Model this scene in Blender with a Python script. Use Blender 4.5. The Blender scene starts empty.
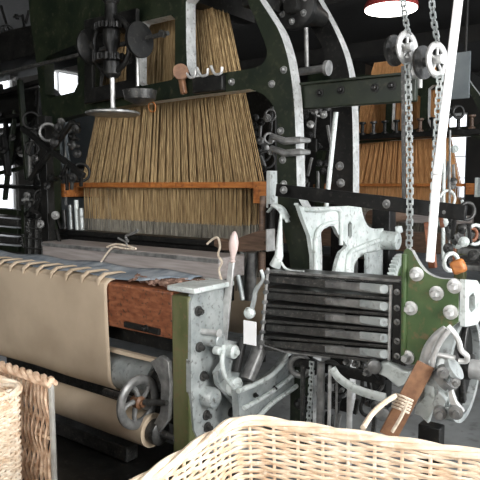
import bpy, bmesh, math, random
from mathutils import Vector, Matrix
random.seed(7)
C = bpy.context.scene.collection
scene = bpy.context.scene
# ------------------------------------------------------------------ camera
F = 600.0                              # focal length in pixels of a 480 px frame
YAW = math.radians(37.2); PITCH = math.atan(55/600); EYE = Vector((0, 0, 1.45))
fwd = Vector((-math.sin(YAW)*math.cos(PITCH), math.cos(YAW)*math.cos(PITCH), -math.sin(PITCH)))
rgt = Vector((math.cos(YAW), math.sin(YAW), 0)); upv = rgt.cross(fwd)
cam = bpy.data.objects.new('camera', bpy.data.cameras.new('camera')); C.objects.link(cam)
cam.data.sensor_width = 36; cam.data.lens = F/480*36; cam.data.clip_start = .02
cam.matrix_world = Matrix.Translation(EYE) @ Matrix((rgt, upv, -fwd)).transposed().to_4x4()
scene.camera = cam
# ------------------------------------------------------------------ world, lights, exposure
w = bpy.data.worlds.new('world'); scene.world = w; w.use_nodes = True
w.node_tree.nodes['Background'].inputs[0].default_value = (.8, .9, 1, 1)
w.node_tree.nodes['Background'].inputs[1].default_value = 0.3
scene.view_settings.view_transform = 'Standard'; scene.view_settings.look = 'None'
scene.view_settings.gamma = 1; scene.view_settings.exposure = 0.0
def area(name, loc, direction, sx, sy, power, col=(1, 1, 1)):
    l = bpy.data.lights.new(name, 'AREA'); l.shape = 'RECTANGLE'; l.size = sx; l.size_y = sy
    l.energy = power; l.color = col
    o = bpy.data.objects.new(name, l); C.objects.link(o); o.location = loc
    o.rotation_euler = Vector(direction).to_track_quat('-Z', 'Z').to_euler()
    return o
# daylight through the tall windows of the right wall and the front wall
area('daylight_right', (2.85, 1.6, 2.1), (-1, 0, -.12), 8.0, 2.4, 680, (1, .99, .97))
area('daylight_front', (-1.2, -2.3, 2.4), (-.1, 1, -.25), 3.6, 2.2, 120, (1, .97, .93))
PANE = 5.0
# ------------------------------------------------------------------ geometry helpers
def ray(px, py): return fwd + rgt*((px-240)/F) + upv*((240-py)/F)
def PY(px, py, Y): d = ray(px, py); return EYE + d*((Y-EYE.y)/d.y)
def PX(px, py, X): d = ray(px, py); return EYE + d*((X-EYE.x)/d.x)
def PZ(px, py, Z): d = ray(px, py); return EYE + d*((Z-EYE.z)/d.z)
def V(*a): return Vector(a)
def spline(pts, n=6, closed=False):
    P = [Vector(p) for p in pts]; out = []; N = len(P)
    rng = range(N) if closed else range(N-1)
    for i in rng:
        if closed: a, b, c, d = P[i-1], P[i], P[(i+1) % N], P[(i+2) % N]
        else: a, b, c, d = P[max(i-1, 0)], P[i], P[i+1], P[min(i+2, N-1)]
        for k in range(n):
            t = k/n
            out.append(.5*((2*b)+(c-a)*t+(2*a-5*b+4*c-d)*t*t+(3*b-a-3*c+d)*t*t*t))
    if not closed: out.append(P[-1])
    return out
class MB:
    def __init__(s): s.bm = bmesh.new(); s.uv = None
    def _smooth(s, faces):
        for f in faces: f.smooth = True
    def box(s, a, b, mi=0):
        x0, y0, z0 = [min(a[i], b[i]) for i in range(3)]; x1, y1, z1 = [max(a[i], b[i]) for i in range(3)]
        v = [s.bm.verts.new(p) for p in ((x0,y0,z0),(x1,y0,z0),(x1,y1,z0),(x0,y1,z0),(x0,y0,z1),(x1,y0,z1),(x1,y1,z1),(x0,y1,z1))]
        for q in ((3,2,1,0),(4,5,6,7),(0,1,5,4),(1,2,6,5),(2,3,7,6),(3,0,4,7)):
            f = s.bm.faces.new([v[i] for i in q]); f.material_index = mi
        return s
    def bar(s, p, q, wz, wy, hint=(0, 1, 0), w2=None):
        """oriented box from p to q; wy along hint, wz across"""
        p, q = Vector(p), Vector(q); d = (q-p).normalized(); h = Vector(hint)
        h = (h-d*h.dot(d)).normalized(); u = d.cross(h); ww = w2 if w2 else wz
        v = []
        for c, a in ((p, wz), (q, ww)):
            for i, j in ((-1,-1),(1,-1),(1,1),(-1,1)): v.append(s.bm.verts.new(c+u*(i*a/2)+h*(j*wy/2)))
        for k in ((3,2,1,0),(4,5,6,7),(0,1,5,4),(1,2,6,5),(2,3,7,6),(3,0,4,7)): s.bm.faces.new([v[i] for i in k])
        return s
    def tube(s, pts, r, seg=8, closed=False, flat=1.0, hint=None):
        pts = [Vector(p) for p in pts]; n = len(pts); rings = []
        rr = r if isinstance(r, (list, tuple)) else [r]*n
        nrm = None
        for i, p in enumerate(pts):
            if closed: t = (pts[(i+1) % n]-pts[i-1]).normalized()
            else: t = (pts[min(i+1, n-1)]-pts[max(i-1, 0)]).normalized()
            if hint is not None: nrm = Vector(hint)-t*Vector(hint).dot(t)
            elif nrm is None:
                a = Vector((0, 0, 1)) if abs(t.z) < .9 else Vector((1, 0, 0)); nrm = a-t*a.dot(t)
            else: nrm = nrm-t*nrm.dot(t)
            nrm.normalize(); b = t.cross(nrm)
            rings.append([s.bm.verts.new(p+nrm*(rr[i]*math.cos(2*math.pi*k/seg))+b*(rr[i]*flat*math.sin(2*math.pi*k/seg))) for k in range(seg)])
        fs = []
        for i in range(n if closed else n-1):
            A, B = rings[i], rings[(i+1) % n]
            for k in range(seg): fs.append(s.bm.faces.new([A[k], A[(k+1) % seg], B[(k+1) % seg], B[k]]))
        s._smooth(fs)
        if not closed and seg > 2:
            s.bm.faces.new(rings[0][::-1]); s.bm.faces.new(rings[-1])
        return s
    def lathe(s, p, axis, prof, seg=24):
        """prof: list of (distance along axis, radius)"""
        p = Vector(p); ax = Vector(axis).normalized(); a = Vector((0, 0, 1)) if abs(ax.z) < .9 else Vector((1, 0, 0))
        u = (a-ax*a.dot(ax)).normalized(); v = ax.cross(u); rings = []
        for d, r in prof:
            if r < 1e-5: rings.append([s.bm.verts.new(p+ax*d)])
            else: rings.append([s.bm.verts.new(p+ax*d+u*(r*math.cos(2*math.pi*k/seg))+v*(r*math.sin(2*math.pi*k/seg))) for k in range(seg)])
        for A, B in zip(rings, rings[1:]):
            for k in range(seg):
                l = (k+1) % seg
                if len(A) == 1 and len(B) == 1: continue
                if len(A) == 1: f = s.bm.faces.new([A[0], B[l], B[k]])
                elif len(B) == 1: f = s.bm.faces.new([A[k], A[l], B[0]])
                else: f = s.bm.faces.new([A[k], A[l], B[l], B[k]])
                f.smooth = seg > 8
        if len(rings[0]) > 1: s.bm.faces.new(rings[0][::-1])
        if len(rings[-1]) > 1: s.bm.faces.new(rings[-1])
        return s
    def cyl(s, p, q, r, r2=None, seg=20):
        p, q = Vector(p), Vector(q); return s.lathe(p, q-p, [(0, r), ((q-p).length, r if r2 is None else r2)], seg)
    def plate(s, outer, holes, ext, edge=0):
        """flat polygon with holes, extruded by ext; edge = material index of the rim faces"""
        bm = bmesh.new(); es = []
        for loop in [outer]+list(holes):
            vs = [bm.verts.new(p) for p in loop]
            for i in range(len(vs)): es.append(bm.edges.new((vs[i-1], vs[i])))
        bmesh.ops.triangle_fill(bm, use_beauty=True, use_dissolve=False, edges=es)
        front = list(bm.faces)
        r = bmesh.ops.extrude_face_region(bm, geom=front, use_keep_orig=True)
        nv = [g for g in r['geom'] if isinstance(g, bmesh.types.BMVert)]
        bmesh.ops.translate(bm, verts=nv, vec=Vector(ext))
        n = Vector(ext).normalized()
        bmesh.ops.recalc_face_normals(bm, faces=bm.faces)
        for f in bm.faces:
            f.normal_update()
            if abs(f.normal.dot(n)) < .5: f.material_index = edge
        me = bpy.data.meshes.new('t'); bm.to_mesh(me); bm.free()
        s.bm.from_mesh(me); bpy.data.meshes.remove(me); return s
    def bolt(s, p, axis, r=.012, h=.012):
        s.lathe(p, axis, [(0, r*1.7), (h*.25, r*1.7), (h*.3, r*1.25)], 14)
        s.lathe(Vector(p)+Vector(axis).normalized()*h*.3, axis, [(0, r), (h*.8, r), (h, r*.7)], 6); return s
    def ring(s, p, axis, R, r, seg=36, flat=1.0):
        p = Vector(p); ax = Vector(axis).normalized(); a = Vector((0, 0, 1)) if abs(ax.z) < .9 else Vector((1, 0, 0))
        u = (a-ax*a.dot(ax)).normalized(); v = ax.cross(u)
        return s.tube([p+u*(R*math.cos(2*math.pi*k/seg))+v*(R*math.sin(2*math.pi*k/seg)) for k in range(seg)], r, 10, True, flat, ax)
    def gear(s, p, axis, R, teeth, depth, thick, hole):
        p = Vector(p); ax = Vector(axis).normalized(); a = Vector((0, 0, 1)) if abs(ax.z) < .9 else Vector((1, 0, 0))
        u = (a-ax*a.dot(ax)).normalized(); v = ax.cross(u); o = []
        for k in range(teeth):
            for q, rr in ((0, R-depth), (.3, R-depth), (.42, R), (.72, R)):
                t = 2*math.pi*(k+q)/teeth; o.append(p+u*(rr*math.cos(t))+v*(rr*math.sin(t)))
        h = [p+u*(hole*math.cos(2*math.pi*k/24))+v*(hole*math.sin(2*math.pi*k/24)) for k in range(24)]
        return s.plate(o, [h], ax*thick)
def setp(o, label=None, cat=None, group=None, kind=None):
    for k, v in (('label', label), ('category', cat), ('group', group), ('kind', kind)):
        if v: o[k] = v
    return o
def wloc(o):
    v = Vector((0, 0, 0))
    while o: v += Vector(o.location); o = o.parent
    return v
def thing(name, label, cat, loc=(0, 0, 0), group=None):
    o = bpy.data.objects.new(name, None); C.objects.link(o); o.location = loc; o.empty_display_size = .05
    return setp(o, label, cat, group)
def obj(name, mb, mats, parent=None, bevel=0, label=None, kind=None, recalc=True):
    me = bpy.data.meshes.new(name)
    if recalc: bmesh.ops.recalc_face_normals(mb.bm, faces=mb.bm.faces)
    if parent is None:                 # origin of a one-mesh thing at its base
        vs = [v.co for v in mb.bm.verts]
        org = Vector(((min(v.x for v in vs)+max(v.x for v in vs))/2, (min(v.y for v in vs)+max(v.y for v in vs))/2, min(v.z for v in vs)))
        bmesh.ops.translate(mb.bm, verts=mb.bm.verts, vec=-org)
    mb.bm.to_mesh(me); mb.bm.free(); me.set_sharp_from_angle(angle=math.radians(38))
    for m in (mats if isinstance(mats, (list, tuple)) else [mats]): me.materials.append(m)
    o = bpy.data.objects.new(name, me); C.objects.link(o)
    if parent is not None: o.parent = parent; o.location = -wloc(parent)
    else: o.location = org
    if bevel:
        b = o.modifiers.new('bevel', 'BEVEL'); b.width = bevel; b.segments = 2; b.limit_method = 'ANGLE'; b.angle_limit = math.radians(40)
    return setp(o, label, None, None, kind)
def tree_copy(o, delta=None, parent=None):
    c = o.copy(); C.objects.link(c)
    if parent is not None: c.parent = parent
    if delta is not None: c.location = Vector(o.location)+Vector(delta)
    for ch in list(o.children): tree_copy(ch, None, c)
    return c
# ------------------------------------------------------------------ materials
def mat(name, col, rough=.5, metal=0, col2=None, scale=20, bump=0, stretch=(1, 1, 1), detail=4, spec=.5, emit=0, lo=.35, hi=.65, coat=0, wear=None):
    m = bpy.data.materials.new(name); m.use_nodes = True; nt = m.node_tree; b = nt.nodes['Principled BSDF']
    b.inputs['Base Color'].default_value = (*col, 1); b.inputs['Roughness'].default_value = rough
    b.inputs['Metallic'].default_value = metal; b.inputs['Specular IOR Level'].default_value = spec
    b.inputs['Coat Weight'].default_value = coat
    if emit: b.inputs['Emission Color'].default_value = (*col, 1); b.inputs['Emission Strength'].default_value = emit
    if col2 or bump:
        tc = nt.nodes.new('ShaderNodeTexCoord'); mp = nt.nodes.new('ShaderNodeMapping'); mp.inputs['Scale'].default_value = stretch
        nz = nt.nodes.new('ShaderNodeTexNoise'); nz.inputs['Scale'].default_value = scale; nz.inputs['Detail'].default_value = detail
        nt.links.new(tc.outputs['Object'], mp.inputs['Vector']); nt.links.new(mp.outputs[0], nz.inputs['Vector'])
        if col2:
            cr = nt.nodes.new('ShaderNodeValToRGB'); cr.color_ramp.elements[0].position = lo; cr.color_ramp.elements[1].position = hi
            cr.color_ramp.elements[0].color = (*col, 1); cr.color_ramp.elements[1].color = (*col2, 1)
            nt.links.new(nz.outputs['Fac'], cr.inputs[0]); out = cr.outputs[0]
            if wear:                       # worn spots at another scale
                n2 = nt.nodes.new('ShaderNodeTexNoise'); n2.inputs['Scale'].default_value = scale*3.3; n2.inputs['Detail'].default_value = 6
                nt.links.new(tc.outputs['Object'], n2.inputs['Vector'])
                c2 = nt.nodes.new('ShaderNodeValToRGB'); c2.color_ramp.elements[0].position = .56; c2.color_ramp.elements[1].position = .72
                nt.links.new(n2.outputs['Fac'], c2.inputs[0])
                mx = nt.nodes.new('ShaderNodeMix'); mx.data_type = 'RGBA'; mx.inputs['B'].default_value = (*wear, 1)
                nt.links.new(c2.outputs[0], mx.inputs[0]); nt.links.new(out, mx.inputs['A']); out = mx.outputs['Result']
            nt.links.new(out, b.inputs['Base Color'])
        if bump:
            bp = nt.nodes.new('ShaderNodeBump'); bp.inputs['Strength'].default_value = bump; bp.inputs['Distance'].default_value = .01
            nt.links.new(nz.outputs['Fac'], bp.inputs['Height']); nt.links.new(bp.outputs[0], b.inputs['Normal'])
    return m
M = dict(
 black_iron=mat('black_iron', (.004, .004, .004), .45, 0, (.012, .012, .011), 14, .15, spec=.3, wear=(.03, .028, .025)),
 green_paint=mat('green_paint', (.006, .011, .006), .42, 0, (.016, .022, .011), 9, .12, spec=.35, wear=(.04, .04, .025)),
 olive_paint=mat('olive_paint', (.07, .085, .03), .45, 0, (.13, .13, .06), 12, .1, wear=(.16, .11, .06), stretch=(1, 1, .3)),
 leaf_paint=mat('leaf_paint', (.05, .095, .035), .32, 0, (.085, .13, .05), 10, .1, wear=(.16, .12, .06)),
 lit_edge_iron=mat('lit_edge_iron', (.42, .43, .42), .38, .25, (.62, .63, .62), 18, .1, wear=(.25, .24, .22)),  # pale tone paints the light from the right into the rim faces
 grey_cast=mat('grey_cast', (.30, .33, .33), .38, .35, (.5, .53, .52), 12, .15, wear=(.16, .16, .15)),
 pale_cast=mat('pale_cast', (.5, .55, .53), .42, .15, (.7, .74, .72), 12, .12, wear=(.3, .32, .3)),
 dark_steel=mat('dark_steel', (.025, .025, .024), .35, .3, (.06, .06, .057), 25, .1, wear=(.13, .12, .11)),
 mid_steel=mat('mid_steel', (.12, .12, .118), .35, .3, (.26, .26, .25), 22, .1),
 bright_steel=mat('bright_steel', (.42, .42, .41), .34, .35, (.62, .62, .61), 25, .05),
 gap_dark=mat('gap_dark', (.008, .008, .008), .7),
 orange_wood=mat('orange_wood', (.33, .105, .025), .42, 0, (.5, .19, .05), 9, .1, (1, 8, 8), wear=(.16, .05, .02)),
 brown_wood=mat('brown_wood', (.07, .04, .025), .5, 0, (.14, .085, .055), 10, .1, (1, 8, 8)),
 rust_wood=mat('rust_wood', (.15, .045, .018), .5, 0, (.27, .10, .045), 16, .2, (1, 3, 3), wear=(.05, .03, .02)),
 leather=mat('leather', (.13, .06, .03), .5, 0, (.22, .11, .055), 30, .1),
 cloth_tan=mat('cloth_tan', (.41, .32, .225), .85, 0, (.52, .415, .30), 3, .1, (1, 1, 1), 8),
 cloth_roll=mat('cloth_roll', (.46, .36, .25), .85, 0, (.60, .49, .36), 4, .1),
 cloth_blue=mat('cloth_blue', (.17, .205, .24), .8, 0, (.40, .43, .46), 6, .2, (2, 1, 1), 6),
 rag=mat('rag', (.10, .05, .035), .9, 0, (.30, .19, .14), 45, .6),
 race_board=mat('race_board', (.25, .22, .205), .5, 0, (.34, .305, .29), 5, .08, (1, 6, 14)),
 cord=mat('cord', (.19, .115, .045), .75, 0, (.50, .35, .17), 26, 0, (4, 4, .35), 3),
 cord_grey=mat('cord_grey', (.10, .09, .07), .5, 0, (.32, .29, .23), 30, 0, (4, 4, .4), 3),
 cord_orange=mat('cord_orange', (.42, .19, .06), .75, 0, (.68, .36, .14), 24, 0, (4, 4, .35), 3),
 wicker=mat('wicker', (.68, .50, .34), .55, 0, (.88, .77, .62), 16, .1, (1, 1, 2), 5, wear=(.90, .82, .70)),
 wicker_brown=mat('wicker_brown', (.42, .25, .15), .6, 0, (.76, .58, .42), 30, .1, (1, 1, 1), 5, wear=(.5, .3, .2)),
 stick_grey=mat('stick_grey', (.22, .21, .19), .6, 0, (.34, .33, .30), 20, .1),
 white_paint=mat('white_paint', (.85, .85, .84), .4, 0, (.9, .9, .9), 10),
 paper=mat('paper', (.86, .86, .86), .7, 0, (.9, .9, .9), 30, .05),
 red_enamel=mat('red_enamel', (.22, .03, .03), .3, 0, (.28, .045, .04), 8),
 lamp_white=mat('lamp_white', (1, .96, .88), .5, emit=9),
 floor=mat('floor_stone', (.13, .135, .135), .5, 0, (.20, .21, .21), 5, .1, wear=(.08, .08, .08)),
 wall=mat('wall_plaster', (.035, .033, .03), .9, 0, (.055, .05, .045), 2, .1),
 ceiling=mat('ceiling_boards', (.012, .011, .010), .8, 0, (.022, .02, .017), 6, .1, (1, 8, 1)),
 pane=mat('window_pane', (.93, .96, 1), .3, emit=PANE),
 pane_far=mat('far_window_pane', (.93, .96, 1), .3, emit=1.6),
 blue_frame=mat('blue_grey_panel', (.10, .12, .13), .5, .2, (.15, .17, .18), 6, .05),
 handle=mat('handle_wood', (.55, .43, .40), .4, 0, (.68, .56, .52), 20, .05, (1, 1, .3)),
 rope=mat('rope', (.55, .45, .34), .85, 0, (.75, .66, .54), 60, .3),
)
# ------------------------------------------------------------------ the room
def struct(name, mb, m): o = obj(name, mb, m); o['kind'] = 'structure'; return o
X0, X1, Y0, Y1, H = -10.0, 3.0, -2.5, 15.0, 4.1
struct('floor', MB().box((X0, Y0, -.1), (X1, Y1, 0)), M['floor'])
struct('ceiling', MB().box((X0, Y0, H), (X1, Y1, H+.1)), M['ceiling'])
nwin = [0]
def wall(name, axis, c, t, a0, a1, wins, pm):
    """wall on plane axis=c (thickness t outward) from a0 to a1 with window openings (u0,u1,z0,z1)"""
    def pt(u, d, z): return (c+d, u, z) if axis == 'x' else (u, c+d, z)
    m = MB(); u = a0
    for (u0, u1, z0, z1) in wins:
        m.box(pt(u, 0, 0), pt(u0, t, H)); m.box(pt(u0, 0, 0), pt(u1, t, z0)); m.box(pt(u0, 0, z1), pt(u1, t, H)); u = u1
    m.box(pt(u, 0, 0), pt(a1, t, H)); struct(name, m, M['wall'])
    for (u0, u1, z0, z1) in wins:
        nwin[0] += 1; f = MB(); g = .05; d0, d1 = t*.3, t*.5
        for s in (u0, u1-g): f.box(pt(s, d0, z0), pt(s+g, d1, z1))
        for s in (z0, z1-g): f.box(pt(u0+g, d0, s), pt(u1-g, d1, s+g))
        n = max(2, round((u1-u0)/.5)); k = max(2, round((z1-z0)/.6))
        for i in range(1, n): f.box(pt(u0+(u1-u0)*i/n-.015, d0, z0+g), pt(u0+(u1-u0)*i/n+.015, d1, z1-g))
        for i in range(1, k): f.box(pt(u0+g, d0*1.02, z0+(z1-z0)*i/k-.012), pt(u1-g, d1*.98, z0+(z1-z0)*i/k+.012))
        o = struct('window_%d' % nwin[0], f, M['white_paint'])
        obj('pane', MB().box(pt(u0, t*.7, z0), pt(u1, t*.78, z1)), pm, o)
wall('wall_left', 'x', X0, -.3, Y0, Y1, [(4.3, 6.4, .9, 3.7), (6.9, 8.4, .9, 3.7)], M['pane_far'])
wall('wall_right', 'x', X1, .3, Y0, Y1, [(-1.9, -.1, 1, 3.7), (.4, 2.2, 1, 3.7), (2.7, 4.5, 1, 3.7), (5, 6.8, 1, 3.7), (8.5, 10.3, 1, 3.7)], M['pane'])
wall('wall_back', 'y', Y1, .3, X0, X1, [(-5.45, -4.5, 1.1, 3.2)], M['pane_far'])
wall('wall_front', 'y', Y0, -.3, X0, X1, [(-3.2, -1.4, 1.1, 3.6), (-.9, .9, 1.1, 3.6)], M['pane_far'])
for i, y in enumerate((3.9, 7.2, 10.5)):
    struct('trim_%d' % (i+1), MB().box((X0, y, H-.28), (X1, y+.22, H)), M['ceiling'])
# ------------------------------------------------------------------ gantry that carries the jacquard
GY, RY = 2.70, 3.38
def plY(pts, Y): return [PY(x, y, Y) for x, y in pts]
def plX(pts, X): return [PX(x, y, X) for x, y in pts]
def spl2(pts, n=4): return [(p.x, p.y) for p in spline([(x, y, 0) for x, y in pts], n)]
def make_gantry():
    t = thing('loom_gantry', 'dark green cast-iron arched gantry standing over the nearest loom', 'gantry', (-2.7, GY, 0))
    edge = spl2([(246,-22),(253,-10),(261,2),(270,16),(279,31),(286,51),(290,70),(293,92),(295,120),(296,150),(297,186)], 3)
    low = spl2([(297,186),(299,200),(307,214),(312,232),(314,256),(314,300)], 3)[1:]
    foot = [PY(314, 300, GY)]; fx = foot[0].x
    inner = spl2([(291,300),(290,262),(284,232),(278,205),(277,160),(277,124),(274,108),(264,95),(250,89)], 3)
    o = plY(edge+low, GY); o.append(V(fx, GY, 0)); o.append(V(PY(291, 300, GY).x, GY, 0)); o += plY(inner, GY)
    lft = [(200,95),(135,104),(90,112),(68,117),(58,120),(52,126),(50,140)]
    o += plY(lft, GY); lx = PY(50, 140, GY).x
    o += [V(lx, GY, 0), V(lx-.10, GY, 0)] + plY([(43,120),(36,60),(30,20),(28,-10)], GY)
    W1 = spl2([(187,66),(186,15),(192,-6),(240,-8),(249,5),(259,28),(267,50),(264,62),(254,68),(222,73),(192,78)], 2)
    W2 = [(137,28),(141,22),(171,15),(175,19),(175,76),(171,80),(142,86),(137,82)]
    W3 = [(90,32),(94,28),(124,24),(128,28),(128,86),(124,90),(94,95),(90,92)]
    W4 = [(44,60),(48,56),(74,45),(77,48),(78,84),(74,92),(50,98),(45,94)]
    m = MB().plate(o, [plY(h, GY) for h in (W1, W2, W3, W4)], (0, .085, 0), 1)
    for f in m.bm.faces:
        if f.calc_center_median().x < PY(132, 60, GY).x: f.material_index = 0      # far end keeps the dark paint, without the painted-in light on its rims
    obj('front_arch', m, [M['green_paint'], M['lit_edge_iron']], t)
    b = [(306,-22),(314,-8),(324,10),(333,27),(341,45),(346,60),(350,80),(352,110),(353,150),(353,192)]
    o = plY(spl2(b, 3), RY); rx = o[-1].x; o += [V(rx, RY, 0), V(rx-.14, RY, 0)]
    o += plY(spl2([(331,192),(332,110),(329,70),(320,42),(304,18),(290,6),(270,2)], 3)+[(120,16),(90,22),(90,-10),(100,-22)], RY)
    obj('rear_arch', MB().plate(o, [], (0, .085, 0), 1), [M['black_iron'], M['lit_edge_iron']], t)
    # top ties from front to rear
    for px in (90, 180, 240): p = PY(px, -18, GY); obj('top_tie', MB().box((p.x-.05, GY+.085, p.z-.1), (p.x+.05, RY, p.z+.1)), M['black_iron'], t)
    for x, y in ((281,131),(283,160),(284,184),(284,70),(232,82),(272,84)): obj('bolt', MB().bolt(PY(x, y, GY), (0,-1,0), .012, .02), M['mid_steel'], t)
    for x, y in ((340,166),(341,183)): obj('bolt', MB().bolt(PY(x, y, RY), (0,-1,0), .016, .03), M['mid_steel'], t)
    # clamp band around the leg
    c = MB()
    for y, dz in ((138,.02), (150,.0)):
        a = PY(272, y, GY-.03); b_ = PY(300, y+2, GY-.03)
        c.tube([PY(270,y+4,GY-.02), a+V(0,0,.01), (a+b_)/2+V(0,-.01,-.012), b_, b_+V(.02,.06,0)], [.012,.016,.02,.02,.012], 8)
    obj('clamp_band', c, M['mid_steel'], t, label='forked grey steel clamp around the leg')
    return t
gantry = make_gantry()
# tie bar running right from the arch, carries the pulleys
t = thing('pulley_beam', 'dark green horizontal iron beam running right from the arch to the two pulleys', 'beam', PY(302, 97, GY+.1))
a, b = PY(300, 97, GY+.12), PY(417, 87, GY+.12)
obj('web', MB().bar(a, b, .135, .04), M['green_paint'], t, .006)
obj('flange', MB().bar(a+V(0,.0,.062), b+V(0,0,.062), .012, .09), M['green_paint'], t, .002)
for x, y in ((320,93),(341,90),(375,88),(392,86)): obj('bolt', MB().bolt(PY(x, y, GY+.10), (0,-1,0), .013, .02), M['black_iron'], t)
# things between the two arches
t = thing('bearing_boss', 'black iron bearing disc with bolts between the two gantry arches', 'bearing', PY(296, 12, 3.1))
p = PY(298, 8, 3.1)
obj('disc', MB().lathe(p, (0,-1,0), [(-.28,.05),(0,.10),(.0,.13),(.04,.13),(.05,.11),(.05,.05),(.09,.045)], 28), M['black_iron'], t)
for k in range(6):
    q = p+V(.085*math.cos(k*1.05+.4), -.045, .085*math.sin(k*1.05+.4)); obj('bolt', MB().bolt(q, (0,-1,0), .012, .02), M['mid_steel'], t)
obj('lifting_rod', MB().cyl(PY(306, 28, 3.0), PY(307, 71, 3.0), .012), M['mid_steel'], t, label='vertical grey steel rod')
obj('stub_shaft', MB().cyl(PY(300, 72, 3.0), PY(326, 68, 3.0), .022).cyl(PY(326, 68, 3.0), PY(329, 68, 3.0), .042), M['mid_steel'], t)
# ------------------------------------------------------------------ harness
def make_harness(cordm, label, grp=None):
    t = thing('jacquard_harness', label, 'harness', (-2.9, 2.95, 1.1))
    zc = 1.45
    fl, fr = PY(84, 184, 2.90).x, PY(243, 184, 2.90).x
    tl, tr = PY(130, -30, 2.98), PY(205, -30, 2.98)
    ztop = tl.z
    def topx(x0, x1, Yf): return x0
    m = MB(); N = 104; R = 9
    for j in range(R):
        yb = 2.88+.26*j/(R-1); yt = 2.96+.13*j/(R-1)
        for i in range(N):
            if i % 5 == 0 and 0 < i < N-2 and j < 4: continue      # gaps between the groups of cords
            u = (i+.5*(j % 2 if j > 3 else .5)+random.uniform(-.2, .2))/N
            b = V(fl+(fr-fl)*u, yb, zc+.015); a = V(tl.x+(tr.x-tl.x)*u, yt, ztop)
            k = (b+a)/2+V(random.uniform(-.006,.006), 0, 0)
            m.tube([b, k, a], .0042, 4)
    obj('harness_cords', m, cordm, t, kind='stuff')
    m = MB()
    for j in range(4):
        yb = 2.90+.22*j/3
        for i in range(130):
            x = fl+(fr-fl)*(i+.5*(j % 2)+random.uniform(-.25,.25))/130
            m.tube([V(x, yb, 1.20), V(x+random.uniform(-.004,.004), yb, zc-.02)], .0032, 4)
    obj('mail_cords', m, cordm, t, kind='stuff')
    m = MB()
    for j in range(4):
        yb = 2.90+.22*j/3
        for i in range(130):
            x = fl+(fr-fl)*(i+.5*(j % 2)+random.uniform(-.25,.25))/130
            m.tube([V(x, yb, .8), V(x, yb, 1.2)], .0028, 4)
    obj('lingoes', m, M['cord_grey'], t, kind='stuff', label='thin grey wire weights below the brown cords')
    a, b = PY(66, 185, 2.85), PY(257, 183, 2.85)
    m = MB().box((a.x, 2.84, zc-.018), (b.x, 2.87, zc+.018)).box((a.x, 3.16, zc-.018), (b.x, 3.19, zc+.018))
    m.box((a.x, 2.87, zc-.008), (b.x, 3.16, zc+.004))
    obj('comber_board', m, M['orange_wood'], t, .003)
    e0, e1 = PY(255, 190, 2.83), PY(269, 190, 2.83)
    obj('end_block', MB().box((e0.x, 2.81, 1.345), (e1.x, 3.2, 1.47)), M['orange_wood'], t, .004)
    obj('end_plate', MB().box((e1.x+.001, 2.80, 1.32), (e1.x+.03, 2.93, 1.53)), M['pale_cast'], t, .003)
    e0, e1 = PY(52, 190, 2.83), PY(68, 190, 2.83)
    obj('end_block', MB().box((e0.x, 2.80, 1.36), (e1.x, 3.2, 1.46)), M['orange_wood'], t, .004)
    return t
harness = make_harness(M['cord'], 'fan of brown harness cords over an orange wooden board, on the nearest loom')
# ------------------------------------------------------------------ nearest loom
loom = thing('power_loom', 'nearest cast-iron power loom with green end post and tan cloth over its front beam', 'loom', (-2.8, 2.5, 0))
SX = PY(172, 360, 2.05).x; SX1 = PY(191, 360, 2.05).x       # the green post
# end post: front face green, side casting grey
zt = PY(180, 296, 2.05).z
obj('end_post', MB().box((SX, 2.05, 0), (SX1-.012, 2.14, zt)), M['olive_paint'], loom, .008)
side = [(191,303),(194,294),(206,288),(224,283),(228,290),(226,330),(232,365),(246,380),(256,400),(262,430),(258,452),(225,456),(203,450),(194,430),(191,390)]
m = MB().plate(plX(side, SX1), [], (-.03, 0, 0), 0)
obj('side_casting', m, M['grey_cast'], loom)
a, b = PX(193, 292, SX1+.03), PX(226, 281, SX1+.03)
obj('top_cap', MB().box((SX-.02, 2.04, a.z-.012), (SX1+.035, 2.34, a.z+.014)), M['pale_cast'], loom, .006)
for x, y in ((198,311),(199,347),(203,376),(206,415),(207,427),(231,412)): obj('bolt', MB().bolt(PX(x, y, SX1), (1,0,0), .015, .025), M['dark_steel'], loom)
p = PX(206, 396, SX1); obj('hub', MB().lathe(p, (1,0,0), [(0,.05),(.05,.05),(.06,.044),(.06,.02),(.07,.018)], 28), M['grey_cast'], loom)
p = PX(202, 331, SX1); obj('pin', MB().cyl(p, p+V(.10,0,.005), .014).cyl(p+V(.1,0,.005), p+V(.106,0,.005), .02), M['bright_steel'], loom)
p = PX(208, 338, SX1); obj('hub', MB().lathe(p, (1,0,0), [(0,.04),(.08,.036),(.085,.03)], 24), M['grey_cast'], loom)
# breast beam
bl = PY(-60, 270, 2.06).x
zb = PY(140, 287, 2.06).z; zb0 = PY(140, 333, 2.06).z
obj('breast_beam', MB().box((bl, 2.06, zb0), (SX-.002, 2.28, zb)), M['rust_wood'], loom, .012)
obj('under_rail', MB().box((bl, 2.16, zb0-.10), (SX-.002, 2.24, zb0-.005)), M['black_iron'], loom, .004)
obj('catch_plate', MB().bar(PY(125,324,2.055), PY(160,332,2.055), .03, .02).bolt(PY(146,328,2.045), (0,-1,0), .01, .02), M['black_iron'], loom, .002)
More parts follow.
